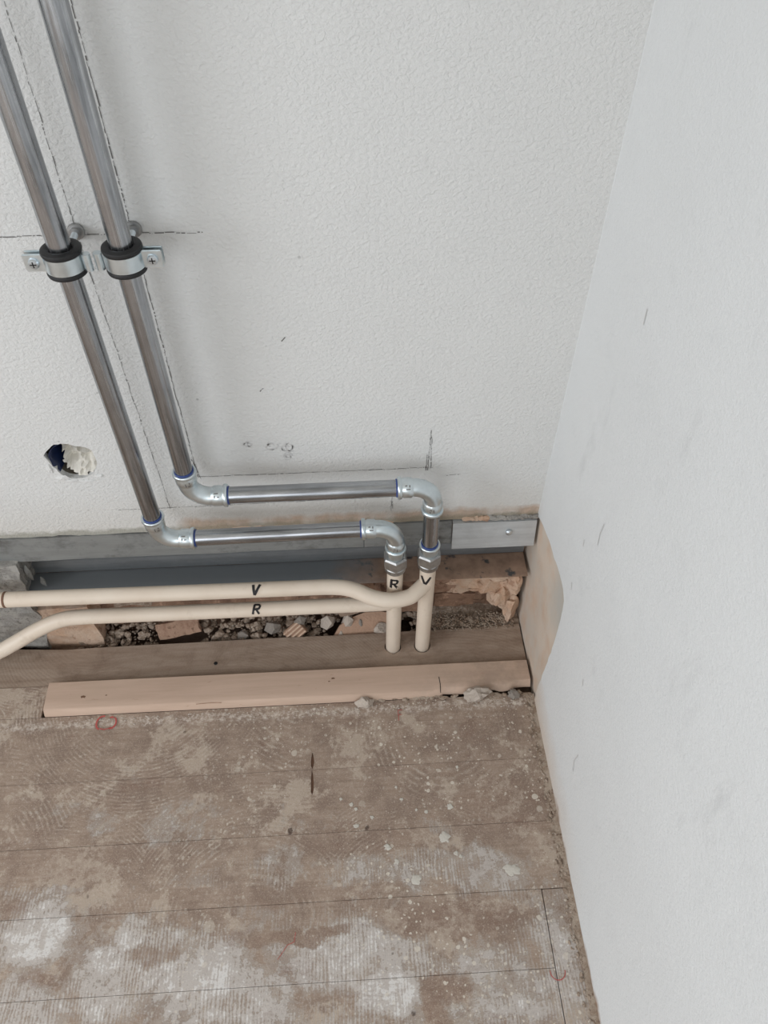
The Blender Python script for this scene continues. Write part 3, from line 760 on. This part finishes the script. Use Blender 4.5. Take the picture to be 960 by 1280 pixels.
chunk('stone_chunk', -.305, -.016, -.012, (.014, .010, .012), 'gravel', 'brown stone right of the reddish slab shard', 'stone', 10.4)
chunk('stone_chunk', -.220, -.022, -.014, (.010, .009, .012), 'gravel', 'small brown stone beside the pale upright chunk', 'stone', 11.1)
# striped (ribbed) brick fragment
rb = empty('brick_fragment', (-.140, -.026, -.02), 'ribbed terracotta brick fragment tilted in the rubble gap', 'brick fragment')
def rot_box(c, h, R):
    v, f = box([-a for a in h], h, min(h)*.25); return [V(c)+R @ q for q in v], f
Rb = Matrix.Rotation(.45, 3, 'Z') @ Matrix.Rotation(-.55, 3, 'Y') @ Matrix.Rotation(.7, 3, 'X')
mesh('body', *rot_box((-.140, -.022, -.002), (.021, .016, .007), Rb), M['terra'], rb)
for k in range(4):
    c = V((-.140, -.022, -.002))+Rb @ V((0, -.012+.008*k, .008)); mesh('rib', *rot_box(c, (.021, .0018, .003), Rb), M['pink'], rb)
# slab shards
Rs = Matrix.Rotation(.05, 3, 'Z') @ Matrix.Rotation(-.22, 3, 'Y') @ Matrix.Rotation(.95, 3, 'X')
v, f = rough_block((-.045, -.018, -.004), (.045, .018, .004), 3.2, .006, 6)
o = mesh('brick_shard', [V((-.385, -.010, .014))+Rs @ q for q in v], f, M['brick']); tag(o, 'long reddish brown shard leaning in the gap beside the pink plaster block', 'shard')
sh = [(-.075, -.024), (.070, -.024), (.072, .004), (.060, .018), (.030, .026), (-.005, .026), (-.035, .016), (-.060, .000)]
v, f = slab(sh, [], -.004, .004)
Rc = Matrix.Rotation(.02, 3, 'Z') @ Matrix.Rotation(.85, 3, 'X')
o = mesh('terracotta_shard', [V((.0, -.0, 0))+V((.015+.075, -.016, .006))+Rc @ V((q.x, q.y, q.z)) - V((.075, 0, 0)) for q in v], f, M['terra']); tag(o, 'flat curved terracotta shard in the gap left of the cream risers', 'shard')
Rw = Matrix.Rotation(.12, 3, 'Z') @ Matrix.Rotation(-.25, 3, 'Y')
v, f = rough_block((-.07, -.010, -.008), (.07, .010, .008), 6.2, .003, 6)
o = mesh('wood_splinter', [V((.02, .006, .052))+Rw @ q for q in v], f, M['plank']); tag(o, 'dark brown wood splinter leaning behind the terracotta shard', 'splinter')
# loose gravel
vs, fs = [], []
for k in range(1500):
    x = rng.uniform(-.60, X0-.012); s = .0018+.0085*rng.random()**2.6; y = rng.uniform(-.034, .020)
    z = -.034+.024*rng.random()+.018*max(0, y+.02)/.03
    if -.07 < x < .11 and y < .004: continue
    if -.44 < x < -.335 and y < .004 or x > .13: continue
    a, b = blob((x, y, z), (s*rng.uniform(.7, 1.4), s, s*rng.uniform(.6, 1)), k+.7, 1, .4, 1.3, rng.random()*6); n = len(vs); vs += a; fs += [tuple(i+n for i in q) for q in b]
d = mesh('loose_gravel', vs, fs, M['gravel']); d['kind'] = 'stuff'; tag(d, 'loose brown gravel and dust filling the gap behind the sawn plank', 'gravel')
vs, fs = [], []
for k in range(620):
    x = rng.uniform(.15, X0-.01); y = -.020+rng.gauss(0, .010)
    if y < -.04: continue
    s = rng.uniform(.0009, .0026); a, b = blob((x, y, .001+s*.4+.006*max(0, (y+.03)/.03)), (s*2, s, s), k+.9, 1, .4, 1.3, rng.random()*6); n = len(vs); vs += a; fs += [tuple(i+n for i in q) for q in b]
d = mesh('plaster_grit', vs, fs, M['bead']); d['kind'] = 'stuff'; tag(d, 'pale plaster grit heaped at the right end of the gap', 'plaster grit')

vs, fs = [], []
for i in range(41):
    for j in range(9):
        x = .12+(X0+.003-.12)*i/40; y = -.0345+.075*j/8
        vs.append((x, y, -.006+.012*j/8*(1+noise.noise(V((x*30, y*30, 0))))+.004*noise.noise(V((x*90, y*90, 2)))-(.03*max(0, 1-i/5))))
for i in range(40):
    for j in range(8): q = i*9+j; fs.append((q, q+1, q+10, q+9))
mesh('soil', vs, fs, M['gravel'], foot)
# ------------------------------------------------------------------ pipes
PYs = -.0700; RS = .0140
def straight(a, b, r, name, m, parent, n=2):
    a, b = V(a), V(b); return mesh(name, *tube([a.lerp(b, i/(n-1)) for i in range(n)], r, 32), m, parent, True, origin=a)
def elbow(corner, da, db, parent, leg=.060, marks=True):
    c, da, db = V(corner), V(da), V(db); R = .034
    pts, rad = [], []
    for s, r in ((leg, .0158), (leg-.004, .0160), (leg-.0065, .0160), (leg-.009, .0170), (leg-.0205, .0170), (leg-.0235, .0150), (R+.0005, .0150)):
        pts.append(c+da*s); rad.append(r)
    for i in range(1, 12):
        t = PI/2*i/12; pts.append(c+da*R*(1-math.sin(t))+db*R*(1-math.cos(t))); rad.append(.0152)
    for s, r in ((R+.0005, .0150), (leg-.0235, .0150), (leg-.0205, .0170), (leg-.009, .0170), (leg-.0065, .0160), (leg-.004, .0160), (leg, .0158)):
        pts.append(c+db*s); rad.append(r)
    e = mesh('elbow', *tube(pts, rad, 32), M['zinc'], parent, True, origin=c)
    for d in (da, db):
        mesh('press_ring', *ring(c+d*(leg-.0015), d, .0192, .0150, .0034), M['zinc'], e, True)
        mesh('seal', *ring(c+d*(leg+.0028), d, .0154, .0138, .0016), M['blue'], e, True)
        ax = d; h = V((0, -1, 0)) if abs(d.y) < .5 else V((1, 0, 0))
        tocam = (cam.location-c); tocam = (tocam-ax*tocam.dot(ax)).normalized(); sd = ax.cross(tocam)
        rr = .0173
        def place(u, v): return c+ax*(leg-.0145+u)+(tocam*math.cos(v/rr)+sd*math.sin(v/rr))*rr
        if marks: mesh('printed_mark', *strokes([[(-.004, -.003), (.003, -.0035)], [(-.003, .000), (-.003, .004)], [(.001, .003), (.0045, .0025)]], .0018, place, step=.001), M['pencil'], e)
    return e
def letter_on(p, axis, up, r, lines, w, name='marker_letter', parent=None, tilt=0.):
    # lettering inked on a pipe: axis along the pipe, the middle of the letter turned to where it was written from
    p, axis = V(p), V(axis).normalized(); n = V(up); n = (n-axis*n.dot(axis)).normalized(); s = axis.cross(n); rr = r+.0005
    def place(u, v): return p+axis*u+(n*math.cos(v/rr)-s*math.sin(v/rr))*rr
    mesh(name, *strokes(lines, w, place, step=.0012), M['ink'], parent)
LV = [[(-.5, .5), (-.05, -.5)], [(-.05, -.5), (.5, .5)]]
LR = [[(-.45, -.5), (-.35, .5)], [(-.40, .48), (.25, .45), (.42, .28), (.30, .05), (-.38, -.02)], [(-.05, .0), (.42, -.5)]]
def sc(L, a, b, sk=0., swap=False, neg=False):
    out = []
    for l in L: out.append([((v*b, -u*a) if swap else (u*a+v*sk, v*b)) for u, v in l])
    return out
# steel line V (right)
xV, zV, xVr = -.2660, .4830, .1290
sv = empty('steel_pipe_run', (xV, PYs, zV), 'right-hand steel pipe run that drops to the higher horizontal pipe and outer riser', 'steel pipe', 'clamped steel heating pipes')
straight((xV, PYs, zV+.060), (xV, PYs, 2.58), RS, 'vertical_pipe', M['steelv'], sv)
straight((xV+.060, PYs, zV), (xVr-.058, PYs, zV+.001), RS, 'horizontal_pipe', M['steelh'], sv)
elbow((xV, PYs, zV), (0, 0, 1), (1, 0, 0), sv, .058)
elbow((xVr, PYs, zV+.001), (-1, 0, 0), (0, 0, -1), sv, .058)
straight((xVr, PYs, zV-.058), (xVr, PYs, .338), RS, 'short_pipe', M['steelv'], sv)
# steel line R (left)
xR, zR, xRr = -.3380, .3790, .0680
sr = empty('steel_pipe_run', (xR, PYs, zR), 'left-hand steel pipe run that drops to the lower horizontal pipe and inner riser', 'steel pipe', 'clamped steel heating pipes')
straight((xR, PYs, zR+.058), (xR, PYs, 2.58), RS, 'vertical_pipe', M['steelv'], sr)
straight((xR+.058, PYs, zR), (xRr-.058, PYs, zR+.005), RS, 'horizontal_pipe', M['steelh'], sr)
elbow((xR, PYs, zR), (0, 0, 1), (1, 0, 0), sr, .058)
elbow((xRr, PYs, zR+.005), (-1, 0, 0), (0, 0, -1), sr, .058)

def fitting(x, ztop, parent, band):
    f = mesh('union_fitting', *lathe([(ztop-.060, .0165), (ztop-.0, .0160)], (x, PYs, 0), (0, 0, 1)), M['zinc'], parent, True, origin=(x, PYs, ztop))
    if band:
        mesh('press_ring', *ring((x, PYs, ztop+.001), (0, 0, 1), .0192, .0142, .0034), M['zinc'], f, True)
        mesh('seal', *ring((x, PYs, ztop+.0055), (0, 0, 1), .0156, .0138, .0016), M['blue'], f, True)
    # hexagonal nut with chamfered collar
    vs, fs = [], []
    prof = [(ztop-.062, .0175, 24), (ztop-.060, .0195, 24), (ztop-.046, .0215, 24)]
    a = lathe([(ztop-.060, .0170), (ztop-.058, .0192), (ztop-.046, .0205), (ztop-.044, .0190)], (x, PYs, 0), (0, 0, 1), 28)
    h = lathe([(ztop-.046, .0205), (ztop-.043, .0232), (ztop-.021, .0232), (ztop-.018, .0205), (ztop-.018, .0165)], (x, PYs, 0), (0, 0, 1), 6)
    mesh('hexagonal_nut', *join(a, h), M['nut'], f, False)
    return f
# cream pipes
RC = .0150
def bez(ctrl, n=14):
    P = [V(c) for c in ctrl]; out = []
    for i in range(len(P)-1):
        p0 = P[max(i-1, 0)]; p1 = P[i]; p2 = P[i+1]; p3 = P[min(i+2, len(P)-1)]
        for k in range(n):
            t = k/n
            out.append(.5*((2*p1)+(p2-p0)*t+(2*p0-5*p1+4*p2-p3)*t*t+(3*p1-p0-3*p2+p3)*t**3))
    out.append(P[-1]); return out
def smoothed(pts, it=6):
    for _ in range(it): pts = [pts[0]]+[(pts[i-1]+pts[i]*2+pts[i+1])/4 for i in range(1, len(pts)-1)]+[pts[-1]]
    return pts
cv = empty('cream_pipe', (RXv, PY, 0), 'cream pipe with riser marked V, bending past the inner riser into the upper run', 'cream pipe', 'cream coated pipes with black letters')
straight((RXv, PY, -.03), (xVr, PYs, .274), RC, 'riser', M['cream'], cv)
fitting(xVr, .332, cv, True)
zv = .2195
pv = bez([(xVr-.004, PYs-.004, .2215), (xVr-.022, PYs-.020, .2180), (RXr+.026, -.099, .2150), (RXr-.006, -.1045, .2150), (RXr-.04, -.098, .2170), (RXr-.078, -.079, .2195), (RXr-.115, -.071, .2195), (-.12, -.070, .2198), (-.3, -.070, .2210), (-.66, -.070, .2245), (-1.15, -.070, .2270)])
mesh('branch_pipe', *tube(smoothed(pv), RC*.985, 28), M['cream'], cv, True, origin=pv[0])
cr = empty('cream_pipe', (RXr, PY, 0), 'cream pipe with riser marked R, joining the lower run that bends away at left', 'cream pipe', 'cream coated pipes with black letters')
straight((RXr, PY, -.03), (xRr, PYs, .268), RC, 'riser', M['cream'], cr)
fitting(xRr, .326, cr, False)
pr = bez([(xRr-.004, PYs, .1575), (.0, PYs, .1565), (-.2, -.070, .1565), (-.42, -.070, .1568), (-.53, -.070, .1575), (-.575, -.072, .1540), (-.625, -.078, .1330), (-.675, -.088, .1060), (-.725, -.098, .0830), (-.80, -.106, .066), (-1.1, -.112, .058)])
mesh('branch_pipe', *tube(smoothed(pr), RC*.985, 28), M['cream'], cr, True, origin=pr[0])
for (p, z) in ((cv, .2245), ):
    mesh('pipe_collar', *ring((-.655, -.070, z), (1, 0, 0), .0154, .0147, .0022), M['knot'], p, True)
for (p, x, z) in ((cv, xVr, .2215), (cr, xRr, .1575)):
    mesh('weld_bead', *blob((x-.012, PYs-(.012 if p is cv else 0), z-.001), (.007, .013, .017), 1.4, 2, .2), M['cream'], p, True)
tc = V((.0, CAM_Y, CAM_Z))
def tocam(p): return tc-V(p)
p = V((-.1925, -.070, .2202)); letter_on(p, (1, 0, 0), tocam(p), RC, [[(u, v) for u, v in l] for l in sc(LV, .013, .021, .004)], .0048, parent=cv)
p = V((-.1985, -.070, .1565)); letter_on(p, (1, 0, 0), tocam(p), RC, sc(LR, .014, .020, .003), .0042, parent=cr)
def up_letter(L, a, b): return [[(v*b, -u*a) for u, v in l] for l in L]
p = V((xRr-.0008, PYs, .2390)); letter_on(p, (0, 0, 1), tocam(p)+V((-.02, 0, 0)), RC, up_letter(LR, .0155, .0260), .0048, parent=cr)
p = V((xVr-.0010, PYs, .2440)); letter_on(p, (0, 0, 1), tocam(p)+V((-.10, 0, 0)), RC, up_letter(LV, .0185, .0230), .0050, parent=cv)

# ------------------------------------------------------------------ pipe clamps
def clamp(x, z, side, label):
    r = empty('pipe_clamp', (x, 0, z), label, 'pipe clamp', 'pipe clamps on the wall')
    c = (x, PYs, z)
    b1 = [V(q) for q in []]
    def hollow(prof):
        vs, fs = [], []; seg = 40; L = len(prof)
        for a, rr in prof:
            for k in range(seg):
                t = 2*PI*k/seg; vs.append(V(c)+V((rr*math.cos(t), rr*math.sin(t), a)))
        for i in range(L):
            j = (i+1) % L
            for k in range(seg): q = (k+1) % seg; fs.append((i*seg+k, i*seg+q, j*seg+q, j*seg+k))
        return vs, fs
    rub = [(-.016, .0142), (-.0175, .0165), (-.0178, .0205), (-.016, .0238), (-.013, .0246), (-.0105, .0236), (-.010, .0205), (.010, .0205), (.0105, .0236), (.013, .0246), (.016, .0238), (.0178, .0205), (.0175, .0165), (.016, .0142)]
    mesh('rubber_lining', *hollow(rub), M['rubber'], r, True)
    mesh('band', *hollow([(-.0098, .0206), (-.0098, .0236), (.0098, .0236), (.0098, .0206)]), M['zinc'], r, True)
    # pair of lugs with the screw, facing the room
    s = side; xa, xb = x+s*.0205, x+s*.0465
    for k, dy in enumerate((-.0058, .0032)):
        mesh('lug', *box((min(xa, xb), PYs+dy, z-.0115), (max(xa, xb), PYs+dy+.0026, z+.0115), .0011, 2), M['zinc'], r)
    sx = x+s*.0345
    sc_ = mesh('screw', *lathe([(-.018, .003), (.0, .003), (.0, .0064), (.0022, .0066), (.0040, .0052), (.0044, .002)], (sx, PYs-.0058, z), (0, -1, 0), 20), M['zincs'], r, True)
    mesh('screw_slot', *join(box((sx-.0038, PYs-.0104, z-.0007), (sx+.0038, PYs-.0100, z+.0007)), box((sx-.0007, PYs-.0104, z-.0038), (sx+.0007, PYs-.0100, z+.0038))), M['rubber'], sc_)
    # folded hinge on the other side
    hx = x-s*.0245
    mesh('hinge', *join(box((min(hx, hx-s*.006), PYs-.007, z-.0098), (max(hx, hx-s*.006), PYs-.0045, z+.0098), .001),
                        tube([V((hx-s*.0045, PYs-.0058, z-.0108)), V((hx-s*.0045, PYs-.0058, z+.0108))], .0052, 16)), M['zinc'], r, True)
    # stud into the wall: boss, threaded rod, plug
    pr = [(.0, .0042)]
    n = 16
    for k in range(n): pr += [(.008+.0022*k, .0042), (.008+.0022*k+.0011, .0036)]
    st = mesh('wall_stud', *lathe(pr+[(.0465, .0040)], (x, -.0005, z), (0, -1, 0), 16), M['zincs'], r, True)
    mesh('boss', *lathe([(.0, .0072), (.012, .0072)], (x, PYs+.0355, z), (0, -1, 0), 6), M['zinc'], r)
    mesh('wall_plug', *lathe([(0, .0105), (.002, .0110), (.005, .0100), (.0055, .0075), (.010, .0078), (.0105, .0045)], (x, -.0003, z), (0, -1, 0), 18), M['nut'], r, True)
    return r
clamp(xR, .9080, -1, 'pipe clamp on the left steel pipe with its screw lug on the left')
clamp(xV, .9090, 1, 'pipe clamp on the right steel pipe with its screw lug on the right')

for o in bpy.data.objects:
    if '_org' in o: del o['_org']
